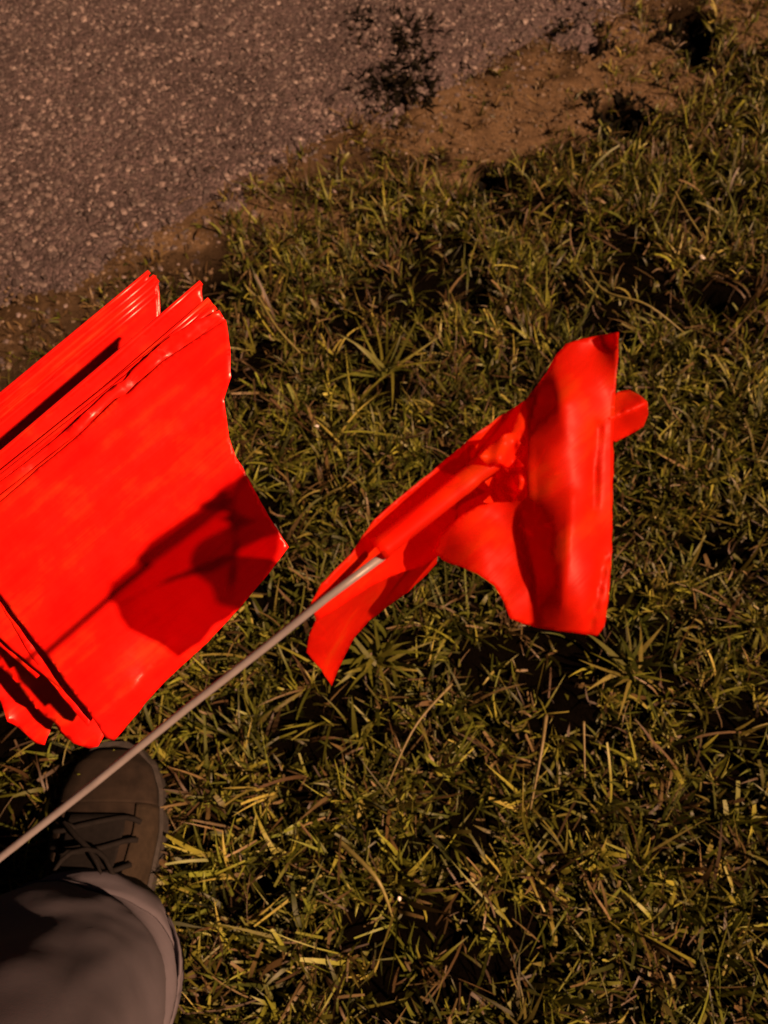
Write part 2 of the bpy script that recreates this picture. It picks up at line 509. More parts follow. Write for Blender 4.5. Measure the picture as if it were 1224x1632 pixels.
# ------------------------------------------------------------------ grass
def blades(name, bx, by, bz, az, length, width, lean, curl, color, mat, blunt, segs=4, twist=None):
    """ribbons: start at (bx,by,bz), lean away from vertical, bend further with curl"""
    n = len(bx)
    lv = segs + 1
    s = np.linspace(0, 1, lv)
    if twist is None: twist = rng.normal(0, 0.5, n)
    ang = lean[:, None] + curl[:, None] * s[None]
    seg = (length / segs)[:, None]
    dh = np.concatenate([np.zeros((n, 1)), np.cumsum(np.sin(ang[:, :-1]) * seg, 1)], 1)
    dz = np.concatenate([np.zeros((n, 1)), np.cumsum(np.cos(ang[:, :-1]) * seg, 1)], 1)
    side = rng.normal(0, 0.12, n)[:, None] * length[:, None] * s[None] ** 2
    ca, sa = np.cos(az)[:, None], np.sin(az)[:, None]
    cx = bx[:, None] + ca * dh - sa * side; cy = by[:, None] + sa * dh + ca * side; cz = bz[:, None] + dz
    wv_ = width[:, None] * np.where(blunt[:, None], np.clip(1.05 - 0.35 * s[None] ** 2, 0, 1), np.clip(1.0 - s[None] ** 2.2, 0.04, 1)) * np.where(s[None] < 0.01, 0.6, 1)
    tw = twist[:, None] * s[None] + rng.normal(0, 0.35, n)[:, None]
    # width direction: across, tilted by twist about the blade
    wx = -sa * np.cos(tw) + ca * np.cos(ang) * np.sin(tw)
    wy = ca * np.cos(tw) + sa * np.cos(ang) * np.sin(tw)
    wz = -np.sin(ang) * np.sin(tw)
    half = wv_ * 0.5
    Lp = np.stack([cx - wx * half, cy - wy * half, cz - wz * half], -1)
    Rp = np.stack([cx + wx * half, cy + wy * half, cz + wz * half], -1)
    v = np.stack([Lp, Rp], 2).reshape(n, lv * 2, 3)
    fl = [(2 * i, 2 * i + 1, 2 * i + 3, 2 * i + 2) for i in range(segs)]
    fl = np.array(fl)
    f = (fl[None] + (np.arange(n) * lv * 2)[:, None, None]).reshape(-1, 4)
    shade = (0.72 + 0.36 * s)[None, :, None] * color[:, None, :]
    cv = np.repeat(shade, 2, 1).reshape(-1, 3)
    return quick_mesh(name, v.reshape(-1, 3), f.ravel(), np.arange(len(f)) * 4, None, mat, cv)

GREENS = np.array([[0.1115, 0.1232, 0.0143], [0.0836, 0.1011, 0.0119], [0.1534, 0.1539, 0.0216], [0.0557, 0.0721, 0.0096], [0.1719, 0.1539, 0.0329]])
STRAWS = np.array([[0.1573, 0.1113, 0.0409], [0.1180, 0.0730, 0.0264], [0.0786, 0.0460, 0.0189], [0.2044, 0.1458, 0.0629], [0.0550, 0.0345, 0.0157]])

def lawn_points(n):
    x = rng.uniform(-1.7, 1.9, n); y = rng.uniform(-0.55, 2.4, n)
    sd = road_side(x, y) + (fbm(x * 7, y * 7, 90) - 0.5) * 0.30
    px, py = project(np.stack([x, y, np.zeros(n)], 1))
    inview = (px > -80) & (px < 1304) & (py > -60) & (py < 1720)
    return x, y, sd, inview

BOOT_X, BOOT_Y = (-0.335, -0.242), (-0.14, 0.155)
def off_boot(x, y):
    return ~((x > BOOT_X[0]) & (x < BOOT_X[1]) & (y > BOOT_Y[0]) & (y < BOOT_Y[1]))

# living blades: rooted tufts plus single blades between them
def lawn_density(x, y, sd, inv):
    clump = fbm(x * 10, y * 10, 55)
    d = np.clip((sd + 0.07) / 0.32, 0, 1)
    d = d * np.clip((clump - 0.36) * 6.0, 0.17, 1) * (1 - 0.74 * mask(DIRT_W, x, y, 21)) * (1 - 0.95 * mask(HOLES_W, x, y, 5))
    return np.where(inv, d, d * 0.75), clump
nt_ = 36000
tx, ty, tsd, tinv = lawn_points(nt_)
td, tcl = lawn_density(tx, ty, tsd, tinv)
ok = (rng.random(nt_) < td) & (tsd > -0.06)
tx, ty, tsd, tcl = tx[ok], ty[ok], tsd[ok], tcl[ok]
cnt = rng.integers(6, 17, len(tx))
rep = np.repeat(np.arange(len(tx)), cnt)
taz = rng.uniform(0, 6.28, len(tx)); tln = rng.lognormal(0, 0.28, len(tx)); tcol = rng.choice(5, len(tx), p=[0.34, 0.26, 0.20, 0.10, 0.10]); tbr = 0.88 * rng.lognormal(0, 0.48, len(tx))
tdry = rng.random(len(tx)) < 0.07 + 0.40 * np.exp(-tsd.clip(0) / 0.22)
ax_ = tx[rep] + rng.normal(0, 0.0045, len(rep)); ay_ = ty[rep] + rng.normal(0, 0.0045, len(rep))
n = 200000
x, y, sd, inv = lawn_points(n)
d_, cl = lawn_density(x, y, sd, inv)
ok = (rng.random(n) < d_ * 0.75) & (sd > -0.06)
x, y, sd, cl = x[ok], y[ok], sd[ok], cl[ok]
nb = len(rep); n1_ = len(x); n = nb + n1_
small = np.concatenate([rng.random(nb) < 0.25, rng.random(n1_) < 0.6])
az = np.concatenate([taz[rep] + rng.normal(0, 1.3, nb), fbm(x * 6, y * 6, 61) * 13.8 + rng.normal(0, 1.1, n1_)])
tl = np.concatenate([tln[rep], np.ones(n1_)])
sdd = np.concatenate([tsd[rep], sd]); x = np.concatenate([ax_, x]); y = np.concatenate([ay_, y])
length = np.where(small, rng.uniform(0.010, 0.028, n), rng.lognormal(math.log(0.028), 0.38, n)).clip(0.008, 0.085) * tl * np.clip(0.5 + sdd * 1.5, 0.5, 1.0)
width = (0.0027 * rng.lognormal(0, 0.38, n)).clip(0.0009, 0.0062)
lean = np.concatenate([np.abs(rng.normal(0.62, 0.36, nb)), np.abs(rng.normal(0.9, 0.42, n1_))]).clip(0.03, 1.5)
curl = rng.normal(0.65, 0.55, n)
ci = np.concatenate([np.where(rng.random(nb) < 0.7, tcol[rep], rng.choice(5, nb)), rng.choice(5, n1_, p=[0.32, 0.28, 0.12, 0.20, 0.08])])
bri = np.concatenate([tbr[rep] * 1.15, np.ones(n1_) * 0.72])
colr = GREENS[ci] * (bri[:, None] * rng.lognormal(0, 0.36, (n, 1))).clip(0.22, 2.4)
dry = rng.random(n) < 0.10 + 0.30 * np.exp(-sdd.clip(0) / 0.22)
dry[:nb] |= tdry[rep]
colr[dry] = STRAWS[rng.choice(5, dry.sum())] * rng.uniform(0.6, 1.15, (dry.sum(), 1))
ok = off_boot(x, y)
x, y, az, length, width, lean, curl, colr = (q_[ok] for q_ in (x, y, az, length, width, lean, curl, colr))
n = len(x)
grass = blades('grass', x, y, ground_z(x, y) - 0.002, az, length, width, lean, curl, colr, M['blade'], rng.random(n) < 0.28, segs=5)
tag(grass, 'short mown olive green lawn grass covering the ground', 'grass', kind='stuff')
print('blades', n)

# dead stalks and clippings lying in the lawn
n = 90000
x, y, sd, inv = lawn_points(n)
dens = np.clip((sd + 0.03) / 0.12, 0, 1) * np.clip((fbm(x * 8, y * 8, 65) - 0.32) * 3, 0.1, 1)
dens *= (1 - 0.75 * mask(DIRT_W, x, y, 21)) * (1 - 0.9 * mask(HOLES_W, x, y, 5))
ok = (rng.random(n) < dens * np.where(inv, 0.22 + 0.60 * np.exp(-np.clip(sd, 0, 9) / 0.3), 0.2)) & off_boot(x, y)
x, y = x[ok], y[ok]; n = len(x)
length = rng.lognormal(math.log(0.022), 0.5, n).clip(0.006, 0.075)
width = rng.normal(0.0019, 0.0007, n).clip(0.0007, 0.004)
lean = rng.normal(1.38, 0.25, n).clip(0.5, 1.75); curl = rng.normal(0.0, 0.9, n)
colr = STRAWS[rng.choice(5, n, p=[0.24, 0.28, 0.24, 0.08, 0.16])] * rng.uniform(0.45, 1.05, (n, 1))
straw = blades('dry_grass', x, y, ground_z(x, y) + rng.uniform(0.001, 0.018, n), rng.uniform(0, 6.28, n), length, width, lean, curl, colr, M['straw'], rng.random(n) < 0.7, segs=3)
tag(straw, 'brown dead grass clippings lying in the lawn and road edge', 'dry grass', kind='stuff')

# a radiating tuft and single long stalks one can pick out
def tuft(name, pxy, nb, lmin, lmax, w, cols, label, cat, seedz=0.0, lean=(0.5, 1.3), az0=0, spread=6.28):
    c = on_height(*pxy)
    bx = c[0] + rng.normal(0, 0.006, nb); by = c[1] + rng.normal(0, 0.006, nb)
    colr = cols[rng.choice(len(cols), nb)] * rng.uniform(0.8, 1.3, (nb, 1))
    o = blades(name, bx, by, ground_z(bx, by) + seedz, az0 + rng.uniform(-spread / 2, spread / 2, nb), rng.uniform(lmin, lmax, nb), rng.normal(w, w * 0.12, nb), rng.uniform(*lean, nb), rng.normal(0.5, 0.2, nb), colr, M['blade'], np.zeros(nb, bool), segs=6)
    tag(o, label, cat)
    return o
tuft('grass_tuft', (612, 600), 26, 0.03, 0.11, 0.0046, GREENS[[0, 1, 2]], 'star shaped green grass tuft between the bundle and the single flag', 'grass tuft', 0.006)
tuft('grass_tuft', (560, 660), 16, 0.03, 0.09, 0.0050, GREENS[[0, 2]], 'bright broad bladed grass tuft just below the star shaped tuft', 'grass tuft', 0.008)
tuft('grass_tuft', (1010, 1075), 24, 0.04, 0.09, 0.006, GREENS[[0, 3, 4]], 'loose grass tuft below the right corner of the single flag', 'grass tuft', 0.008)
tuft('grass_tuft', (600, 1060), 24, 0.04, 0.085, 0.006, GREENS[[0, 2]], 'bright grass tuft under the pointed lower flap of the single flag', 'grass tuft', 0.008)

def stalk(pts, r, colr, label):
    n = 14
    P_ = np.array([on_height(px, py, h) for px, py, h in pts])
    tt = np.linspace(0, len(P_) - 1, n)
    out = []
    for t_ in tt:
        i = int(min(t_, len(P_) - 2)); u = t_ - i
        p0, p1, p2, p3 = P_[max(i - 1, 0)], P_[i], P_[i + 1], P_[min(i + 2, len(P_) - 1)]
        out.append(0.5 * ((2 * p1) + (-p0 + p2) * u + (2 * p0 - 5 * p1 + 4 * p2 - p3) * u * u + (-p0 + 3 * p1 - 3 * p2 + p3) * u ** 3))
    o = tube('grass_stalk', out, [r * (1 - 0.6 * i / (n - 1)) for i in range(n)], colr, None, 6)
    tag(o, label, 'grass stalk')
    return o
M['stalk'] = simple('pale_stalk', (0.17, 0.15, 0.045), 0.5, 0.3, 120)
M['stalk_dry'] = simple('dry_stalk', (0.15, 0.12, 0.05), 0.55, 0.3, 120)
# dark ragged weeds at the broken edge of the road
DARKS = np.array([[0.014, 0.013, 0.007], [0.009, 0.009, 0.005], [0.022, 0.018, 0.008]])
def weed(pxy, nb, spread, label):
    c = on_height(*pxy)
    q1, q2 = rng.random(nb) ** 0.9 * 1.6, rng.uniform(0, 6.28, nb)
    bx = c[0] + spread * q1 * np.cos(q2); by = c[1] + spread * 1.25 * q1 * np.sin(q2)
    kp = (fbm(bx * 28, by * 28, 120) > 0.36 + 0.04 * q1); bx, by = bx[kp], by[kp]; nb = len(bx)
    bz = np.maximum(ground_z(bx, by), np.where(road_side(bx, by) < 0.02, 0.010, -1))
    o = blades('weed', bx, by, bz, rng.uniform(0, 6.28, nb), rng.uniform(0.008, 0.030, nb), rng.uniform(0.003, 0.010, nb), rng.uniform(0.5, 1.45, nb), rng.normal(0.5, 0.5, nb), DARKS[rng.choice(3, nb)] * rng.uniform(0.15, 0.55, (nb, 1)), M['weed'], np.zeros(nb, bool), segs=5)
    tag(o, label, 'weed')
weed((640, 75), 640, 0.060, 'dark ragged weed on the asphalt edge at the top centre')
weed((628, 150), 560, 0.052, 'dark ragged weed just below the one at the top centre')
weed((580, 45), 90, 0.026, 'small dark weed on the open asphalt near the top')
weed((985, 195), 560, 0.048, 'dark weed below the bare dirt patch at upper right')
weed((1092, 60), 420, 0.048, 'dark weed beside the bare dirt near the top right corner')
weed((765, 300), 130, 0.026, 'small dark weed in the thin grass below the dirt strip')
weed((925, 70), 220, 0.042, 'flat dark weed at the far end of the asphalt edge')
weed((755, 475), 260, 0.036, 'dark weed in the lawn above the single flag')

stalk([(938, 430, 0.03), (965, 465, 0.05), (1030, 485, 0.06), (1090, 530, 0.03)], 0.0022, M['stalk'], 'long pale grass stalk arching above the tip of the single flag')
stalk([(410, 470, 0.03), (440, 520, 0.045), (478, 562, 0.03)], 0.0026, M['stalk'], 'straight green grass stalk right of the bundle of flags')
stalk([(1075, 305, 0.03), (1095, 340, 0.04), (1120, 378, 0.03)], 0.002, M['stalk'], 'short pale grass stalk near the dirt at upper right')
stalk([(870, 1140, 0.04), (862, 1200, 0.05), (845, 1290, 0.02)], 0.0026, M['stalk_dry'], 'tall straw coloured stalk standing below the single flag')
stalk([(930, 1150, 0.035), (932, 1240, 0.03)], 0.0018, M['stalk_dry'], 'thin upright straw stalk beside the taller one below the flag')
stalk([(720, 1090, 0.03), (660, 1160, 0.045), (610, 1270, 0.02)], 0.0018, M['stalk_dry'], 'thin leaning straw stalk below the single flag')
stalk([(540, 1340, 0.03), (600, 1400, 0.05), (625, 1460, 0.02)], 0.003, M['stalk'], 'bent green stalk in the lower lawn')

for (px, py, r, lab) in ((1116, 414, 0.0042, 'tiny white pebble in the grass at upper right'), (505, 684, 0.0030, 'tiny white pebble in the grass between the flags'), (636, 1432, 0.0022, 'tiny yellowish pebble in the grass of the lower lawn')):
    p = on_height(px, py, 0.02)
    o = stones('pebble', np.array([p[0]]), np.array([p[1]]), np.array([p[2] + 0.006]), np.array([r]), np.array([[0.7, 0.68, 0.6]]), M['pebble'])
    tag(o, lab, 'pebble')

# ------------------------------------------------------------------ flags
def tps(ctrl):
    c = np.array(ctrl, float)
    p = c[:, :2] / 100.0
    n = len(p)
    def U(r2): return np.where(r2 < 1e-12, 0, r2 * np.log(r2 + 1e-12))
    K = U(((p[:, None] - p[None]) ** 2).sum(-1)) + np.eye(n) * 1e-4
    Pm = np.hstack([np.ones((n, 1)), p])
    A = np.block([[K, Pm], [Pm.T, np.zeros((3, 3))]])
    w = np.linalg.solve(A, np.concatenate([c[:, 2], np.zeros(3)]))
    def f(x, y):
        q_ = np.stack([np.asarray(x, float), np.asarray(y, float)], -1) / 100.0
        r2 = ((q_[..., None, :] - p) ** 2).sum(-1)
        return U(r2) @ w[:n] + w[n] + q_ @ w[n + 1:]
    return f

def crease(x, y, p, q, w, h):
    p = np.array(p, float); q = np.array(q, float)
    e = q - p; L2 = e @ e
    t_ = np.clip(((x - p[0]) * e[0] + (y - p[1]) * e[1]) / L2, 0, 1)
    d = np.hypot(x - p[0] - t_ * e[0], y - p[1] - t_ * e[1])
    return h * np.exp(-d / w)

def sheet(name, outline, ctrl, mat, parent, creases=(), step=7, wrinkle=0.0006, seed=1, thick=0.00025, ragged=0.8):
    """a piece of film: outline in photo pixels, distance from spline through control points"""
    ol = np.array(outline, float)
    pts = []
    for a_, b_ in zip(ol, np.roll(ol, -1, 0)):
        m_ = max(1, int(np.hypot(*(b_ - a_)) / step))
        for i in range(m_):
            pts.append(a_ + (b_ - a_) * i / m_)
    pts = np.array(pts)
    if ragged:
        pts = pts + (np.stack([vnoise(pts[:, 0] * 0.09, pts[:, 1] * 0.09, seed), vnoise(pts[:, 0] * 0.09, pts[:, 1] * 0.09, seed + 9)], 1) - 0.5) * 2 * ragged
    nb = len(pts)
    gx, gy = np.meshgrid(np.arange(ol[:, 0].min(), ol[:, 0].max(), step), np.arange(ol[:, 1].min(), ol[:, 1].max(), step))
    g = np.stack([gx.ravel(), gy.ravel()], 1) + rng.uniform(-0.3, 0.3, (gx.size, 2))
    d = np.min(np.hypot(g[:, None, 0] - pts[None, :, 0], g[:, None, 1] - pts[None, :, 1]), 1)
    g = g[d > step * 0.5]
    allp = np.vstack([pts, g])
    res = delaunay_2d_cdt([Vector(p) for p in allp], [(i, (i + 1) % nb) for i in range(nb)], [], 1, 1e-5)
    v2 = np.array([(p.x, p.y) for p in res[0]])
    f = tps(ctrl)
    dep = f(v2[:, 0], v2[:, 1])
    for (p, q_, w, h) in creases:
        dep = dep + crease(v2[:, 0], v2[:, 1], p, q_, w, h)
    if wrinkle:
        dep = dep + (fbm(v2[:, 0] / 60.0, v2[:, 1] / 60.0, seed + 3, 3) - 0.5) * wrinkle * 2
    o = link_mesh(name, at(v2[:, 0], v2[:, 1], dep), [tuple(t_) for t_ in res[2]], mat, parent)
    md = o.modifiers.new('thickness', 'SOLIDIFY'); md.thickness = thick; md.offset = 0
    return o

E1 = np.array([0.765, -0.644])       # along the staffs, towards the tips
def pxv(p, along=0.0): return (p[0] + E1[0] * along, p[1] + E1[1] * along)

def staff(parent, p0, d0_, p1, d1_, r, mat):
    n = 10
    P_ = [at(p0[0] + (p1[0] - p0[0]) * i / n, p0[1] + (p1[1] - p0[1]) * i / n, d0_ + (d1_ - d0_) * i / n) for i in range(n + 1)]
    return tube('staff', P_, r, mat, parent, 10)

# --- bundle. Each entry: a flag of its own (film, sleeve, staff)
GRP = 'red marking flags held together in the bundle'
def bundle_flag(outline, ctrl, label, creases=(), seed=1, hoist=None, hd=0.4, group=GRP, wrinkle=0.0008):
    """hoist: (tip px, lower px) of the sleeve edge"""
    base = at(hoist[1][0] - 260, hoist[1][1] + 219, hd)
    e = empty('marking_flag', base)
    tag(e, label, 'flag', group)
    sheet('flag_sheet', outline, ctrl, M['film'], e, creases, seed=seed, wrinkle=wrinkle)
    (tx, ty), (lx, ly) = hoist
    P_ = [at(tx + (lx - tx) * i / 8, ty + (ly - ty) * i / 8, hd + 0.0012) for i in range(9)]
    tube('sleeve', P_, 0.0016, M['film'], e, 8)
    end = at(lx - 800, ly + 674, hd)
    tube('staff', [P_[-2], P_[-1], end], 0.0011, M['wire'], e, 8)
    return e

# frontmost flag
A_out = [(360, 509), (366, 545), (368, 600), (357, 637), (361, 665), (365, 697), (376, 728), (391, 752), (408, 785), (428, 822), (446, 850), (460, 872), (420, 925), (370, 982), (320, 1035), (272, 1077), (240, 1112), (210, 1148), (182, 1181), (168, 1176), (158, 1160), (147, 1142), (112, 1098), (82, 1054), (50, 1014), (27, 985), (0, 947), (-60, 880), (-140, 800), (0, 800), (60, 748), (128, 692), (160, 660), (190, 632), (205, 627), (226, 606), (262, 574), (305, 545)]
A_out.insert(29, (-100, 876)); A_out[28] = (-145, 815)
A_ctl = [(360, 509, .419), (205, 625, .4185), (0, 800, .418), (-145, 815, .420), (368, 600, .412), (357, 637, .416), (365, 697, .412), (391, 752, .411), (430, 845, .416), (460, 872, .417), (370, 982, .418), (300, 1030, .419), (272, 1077, .426), (182, 1181, .436), (252, 1045, .4165), (200, 1108, .4165), (147, 1146, .421), (340, 960, .416), (200, 880, .415), (100, 1000, .417), (0, 947, .420), (150, 760, .415), (300, 850, .414), (40, 870, .417)]
bundle_flag(A_out, A_ctl, 'frontmost flag of the bundle with a shadow across its lower corner',
            creases=[((357, 637), (20, 900), 18, 0.0012), ((366, 700), (60, 950), 16, -0.0010), ((391, 752), (150, 965), 10, -0.0010), ((360, 509), (0, 800), 8, -0.0006), ((270, 1026), (215, 1094), 11, -0.0030), ((215, 1094), (147, 1146), 10, -0.0026)], seed=4,
            hoist=((356, 512), (-130, 898)), hd=0.420, group=None)
# its neighbour
S2 = bundle_flag([(350, 494), (360, 512), (350, 560), (340, 700), (330, 860), (250, 980), (140, 1158), (100, 1112), (52, 1050), (0, 962), (-140, 812), (-100, 850), (0, 768), (60, 724), (120, 672), (185, 612), (200, 604), (216, 585), (240, 562), (275, 533), (310, 512)],
            [(350, 494, .422), (240, 570, .4225), (120, 680, .422), (0, 775, .423), (-140, 812, .425), (140, 1158, .430), (0, 968, .428), (300, 620, .432), (100, 800, .431), (0, 880, .430), (330, 860, .436), (250, 980, .440)],
            'bundle flag with a glossy rumpled upper edge just behind the frontmost one',
            creases=[((345, 500), (235, 590), 9, -0.004), ((200, 612), (120, 690), 6, -0.003), ((300, 545), (262, 560), 5, 0.002), ((330, 520), (312, 530), 4, 0.002)], seed=8, hoist=((346, 498), (-130, 880)), hd=0.4235, group=None, wrinkle=0.0034)

# the sheets stacked behind, seen as steps at the upper edge and as ruffles at the lower left
def stack_flag(tip, low, free_tip, free_low, d, seed, label, group=GRP, rim=(), d_free=0.0):
    """quad sheet with slightly wavy edges"""
    r_ = random.Random(seed)
    o = []
    def seg(a_, b_, n_, amp):
        for i in range(n_):
            t_ = i / n_
            o.append((a_[0] + (b_[0] - a_[0]) * t_ + r_.uniform(-amp, amp), a_[1] + (b_[1] - a_[1]) * t_ + r_.uniform(-amp, amp)))
    seg(tip, free_tip, 5, 2.0)
    seg(free_tip, free_low, 5, 2.0)
    if rim:
        o.extend(rim)
    seg(free_low if not rim else rim[-1], low, 4, 2.0)
    seg(low, tip, 9, 1.3)
    mid = ((tip[0] + free_low[0]) / 2, (tip[1] + free_low[1]) / 2)
    ctl = [(*tip, d), (*low, d + .001), (*free_tip, d + .003 + d_free), (*free_low, d + .003 + d_free), (*mid, d + .004 + d_free * 0.55), ((tip[0] + low[0]) / 2 + r_.uniform(-20, 20), (tip[1] + low[1]) / 2, d + r_.uniform(-.0012, .0012)), ((low[0] + free_low[0]) / 2, (low[1] + free_low[1]) / 2, d + .003 + d_free * 0.5), ((tip[0] + free_tip[0]) / 2, (tip[1] + free_tip[1]) / 2, d + .003 + d_free * 0.5)]
    for k_, p in enumerate(rim):
        ctl.append((*p, d + .003 + d_free + (0.002 if k_ % 2 else -0.002)))
    return bundle_flag(o, ctl, label, seed=seed, hoist=(tip, low), hd=d, group=group, wrinkle=0.0006)

D_rim = [(157, 1190), (142, 1193), (118, 1185), (98, 1170), (86, 1150), (64, 1138), (40, 1108), (23, 1084)]
E_rim = [(71, 1187), (56, 1185), (42, 1170), (29, 1160), (12, 1150), (0, 1115), (-30, 1080)]
lab_mid = 'red flag in the front stack of the bundle showing only its edges'
lab_back = 'red flag in the back stack of the bundle, seen as a thin strip'
stack_flag((344, 489), (-156, 885), (345, 800), (100, 1100), .4270, 31, 'bundle flag showing one thin edge directly behind the rumpled glossy flag')
stack_flag((339, 484), (-161, 884), (342, 800), (90, 1090), .4300, 32, 'bundle flag showing one thin edge just below the wide bright strip')
stack_flag((334, 477), (-166, 907), (340, 810), (170, 1172), .4335, 33, 'flag at the bottom of the bundle with a ruffled lit lower edge', None, D_rim, d_free=0.062)
stack_flag((321, 450), (-179, 876), (340, 800), (60, 1080), .4375, 35, 'flag whose wide bright strip tops the front stack of the bundle', None)
back = [((250, 470), .538), ((247, 463), .541), ((247, 453), .545), ((252, 446), .549), ((247, 440), .553), ((238, 433), .557)]
ORD = ['lowest thin strip of the back stack of flags, beside the dark gap', 'second thin strip from the dark gap in the back stack of flags', '', 'third thin strip from the top in the back stack of flags', 'second thin strip from the top in the back stack of flags', 'topmost thin strip of the back stack of flags']
for i, (tip, d) in enumerate(back):
    low = (tip[0] - 520, tip[1] + 430)
    last = i == 2
    stack_flag(tip, low, (270, 700), (88 if last else 20, 1150 if last else 1060), d, 50 + i,
               'flag of the back stack with a ruffled corner at the lower left of the bundle' if last else ORD[i], None if last else GRP + ' at the back', E_rim if last else ())

# --- the single flag
fl = empty('marking_flag', at(-800, 2000, 0.325))
tag(fl, 'single torn orange red flag on a grey staff, crumpled and held over the lawn', 'flag')
MO = M['film_orange']
R_out = [(985, 529), (960, 534), (930, 540), (902, 548), (886, 566), (872, 594), (852, 620), (834, 642), (822, 665), (813, 690), (819, 703), (828, 712), (822, 728), (832, 742), (827, 757), (834, 770), (828, 784), (816, 800), (790, 800), (762, 806), (728, 826), (702, 852), (690, 878), (706, 893), (730, 902), (760, 914), (788, 934), (803, 960), (814, 986), (834, 994), (870, 1003), (910, 1008), (952, 1013), (963, 998), (970, 950), (975, 880), (976, 800), (978, 720), (976, 690), (981, 620), (985, 570)]
R_ctl = [(985, 529, .2485), (985, 575, .2510), (955, 548, .2565), (925, 550, .2555), (886, 566, 0.2568), (834, 642, 0.2602), (813, 690, 0.2568), (900, 640, 0.2476), (965, 640, 0.2530), (830, 770, 0.2552), (890, 730, 0.2472), (935, 740, 0.2490), (975, 720, 0.2544), (905, 840, 0.2438), (890, 930, 0.2430), (950, 860, 0.2480), (976, 850, 0.2530), (965, 1000, 0.2502), (925, 985, 0.2447), (868, 880, 0.2480), (856, 960, 0.2502), (842, 900, 0.2545), (828, 850, 0.2586), (850, 998, 0.2540), (815, 985, 0.2526), (775, 870, 0.2552), (740, 850, 0.2578), (700, 880, 0.2619), (760, 912, 0.2530), (800, 820, 0.2615)]
sheet('flag_sheet', R_out, R_ctl, MO, fl, creases=[((828, 815), (850, 920), 11, 0.0014), ((850, 920), (846, 1050), 11, 0.0026), ((912, 790), (898, 960), 12, -0.0012), ((952, 680), (945, 815), 6, 0.0034), ((964, 890), (938, 1010), 7, 0.0032), ((856, 625), (828, 720), 12, 0.0035), ((842, 700), (844, 790), 5, -0.0016), ((900, 690), (880, 560), 16, -0.001)], step=6, seed=3, wrinkle=0.0008)
B_out = [(496, 962), (512, 930), (560, 882), (596, 828), (640, 790), (690, 750), (760, 690), (802, 660), (838, 638), (842, 700), (840, 790), (815, 815), (770, 830), (730, 850), (700, 884), (672, 905), (640, 912), (590, 935), (530, 975), (505, 990)]
B_ctl = [(496, 962, .259), (560, 882, .260), (640, 790, .263), (760, 690, .265), (838, 638, .268), (840, 790, .283), (700, 850, .281), (640, 890, .276), (560, 950, .266), (760, 780, .281)]
sheet('flag_back', B_out, B_ctl, MO, fl, step=7, seed=5, wrinkle=0.0012)
F_out = [(488, 1040), (494, 1010), (506, 985), (540, 955), (590, 918), (640, 890), (680, 866), (698, 880), (696, 897), (680, 915), (650, 944), (615, 968), (588, 990), (562, 1020), (546, 1052), (528, 1094), (512, 1068)]
F_ctl = [(488, 1040, .276), (494, 1010, .268), (506, 985, .263), (590, 918, .277), (680, 866, .288), (698, 885, .318), (650, 944, .326), (588, 990, .324), (610, 945, .302), (546, 1052, .316), (528, 1094, .306), (520, 1030, .286)]
sheet('flag_flap', F_out, F_ctl, MO, fl, step=6, seed=6, wrinkle=0.001)
T_out = [(972, 634), (985, 624), (1004, 622), (1018, 630), (1031, 640), (1033, 660), (1026, 680), (1005, 692), (982, 705), (968, 700), (966, 668)]
T_ctl = [(972, 634, .260), (1004, 622, .264), (1031, 643, .257), (975, 668, .2555), (1005, 655, .2555), (1033, 660, .263), (1026, 680, .269), (982, 705, .264), (1000, 685, .265)]
sheet('torn_tail', T_out, T_ctl, MO, fl, creases=[((970, 668), (1031, 642), 6, -0.003)], step=5, seed=7, wrinkle=0.0004)
# sleeve, crumpled towards the tear
pts, rad = [], []
for i in range(22):
    t_ = i / 21
    px = 603 + (806 - 603) * t_; py = 876 + (716 - 876) * t_
    wob = max(0, t_ - 0.7) * 10
    px += math.sin(t_ * 31) * wob * 1.2; py += math.cos(t_ * 27) * wob * 1.6
    pts.append(at(px, py, 0.2545 + 0.004 * t_))
    rad.append(0.0042 * (1 + 0.10 * math.sin(t_ * 40) * max(0, t_ - 0.55) * 3 + (0.12 if t_ < 0.04 else 0)))
tube('sleeve', pts, rad, MO, fl, 16, squash=0.75)
# crumpled film by the tear
for j, (o_, dd) in enumerate((([(764, 728), (782, 708), (804, 692), (822, 690), (830, 706), (820, 724), (834, 742), (818, 752), (798, 738), (778, 748)], .2515),
                              ([(772, 768), (796, 752), (822, 756), (838, 776), (824, 798), (796, 808), (770, 800), (786, 784)], .262),
                              ([(800, 742), (822, 738), (838, 756), (840, 786), (826, 780), (818, 762)], .2535))):
    cx_, cy_ = np.mean(o_, 0)
    c_ = [(cx_, cy_, dd)] + [(x_, y_, dd + (0.005 if k_ % 2 else -0.001) + random.uniform(-0.001, 0.002)) for k_, (x_, y_) in enumerate(o_)]
    sheet('crumpled_scrap', o_, c_, MO, fl, step=4, seed=70 + j, wrinkle=0.003)
# grey staff
sp = [(-800, 2000, .325), (-330, 1628, .300), (-160, 1496, .290), (0, 1367, .280), (150, 1249, .273), (300, 1127, .267), (430, 1026, .2615), (520, 953, .258), (616, 882, .2555)]
tube('staff', [at(*p) for p in sp], [0.00145] * 9, M['wire'], fl, 14)

# ------------------------------------------------------------------ the person's foot and trouser leg
pe = empty('person', (-0.285, 0.0, 0.0))
tag(pe, 'person in grey trousers and tan shoe, only one lower leg showing at the picture corner', 'person')

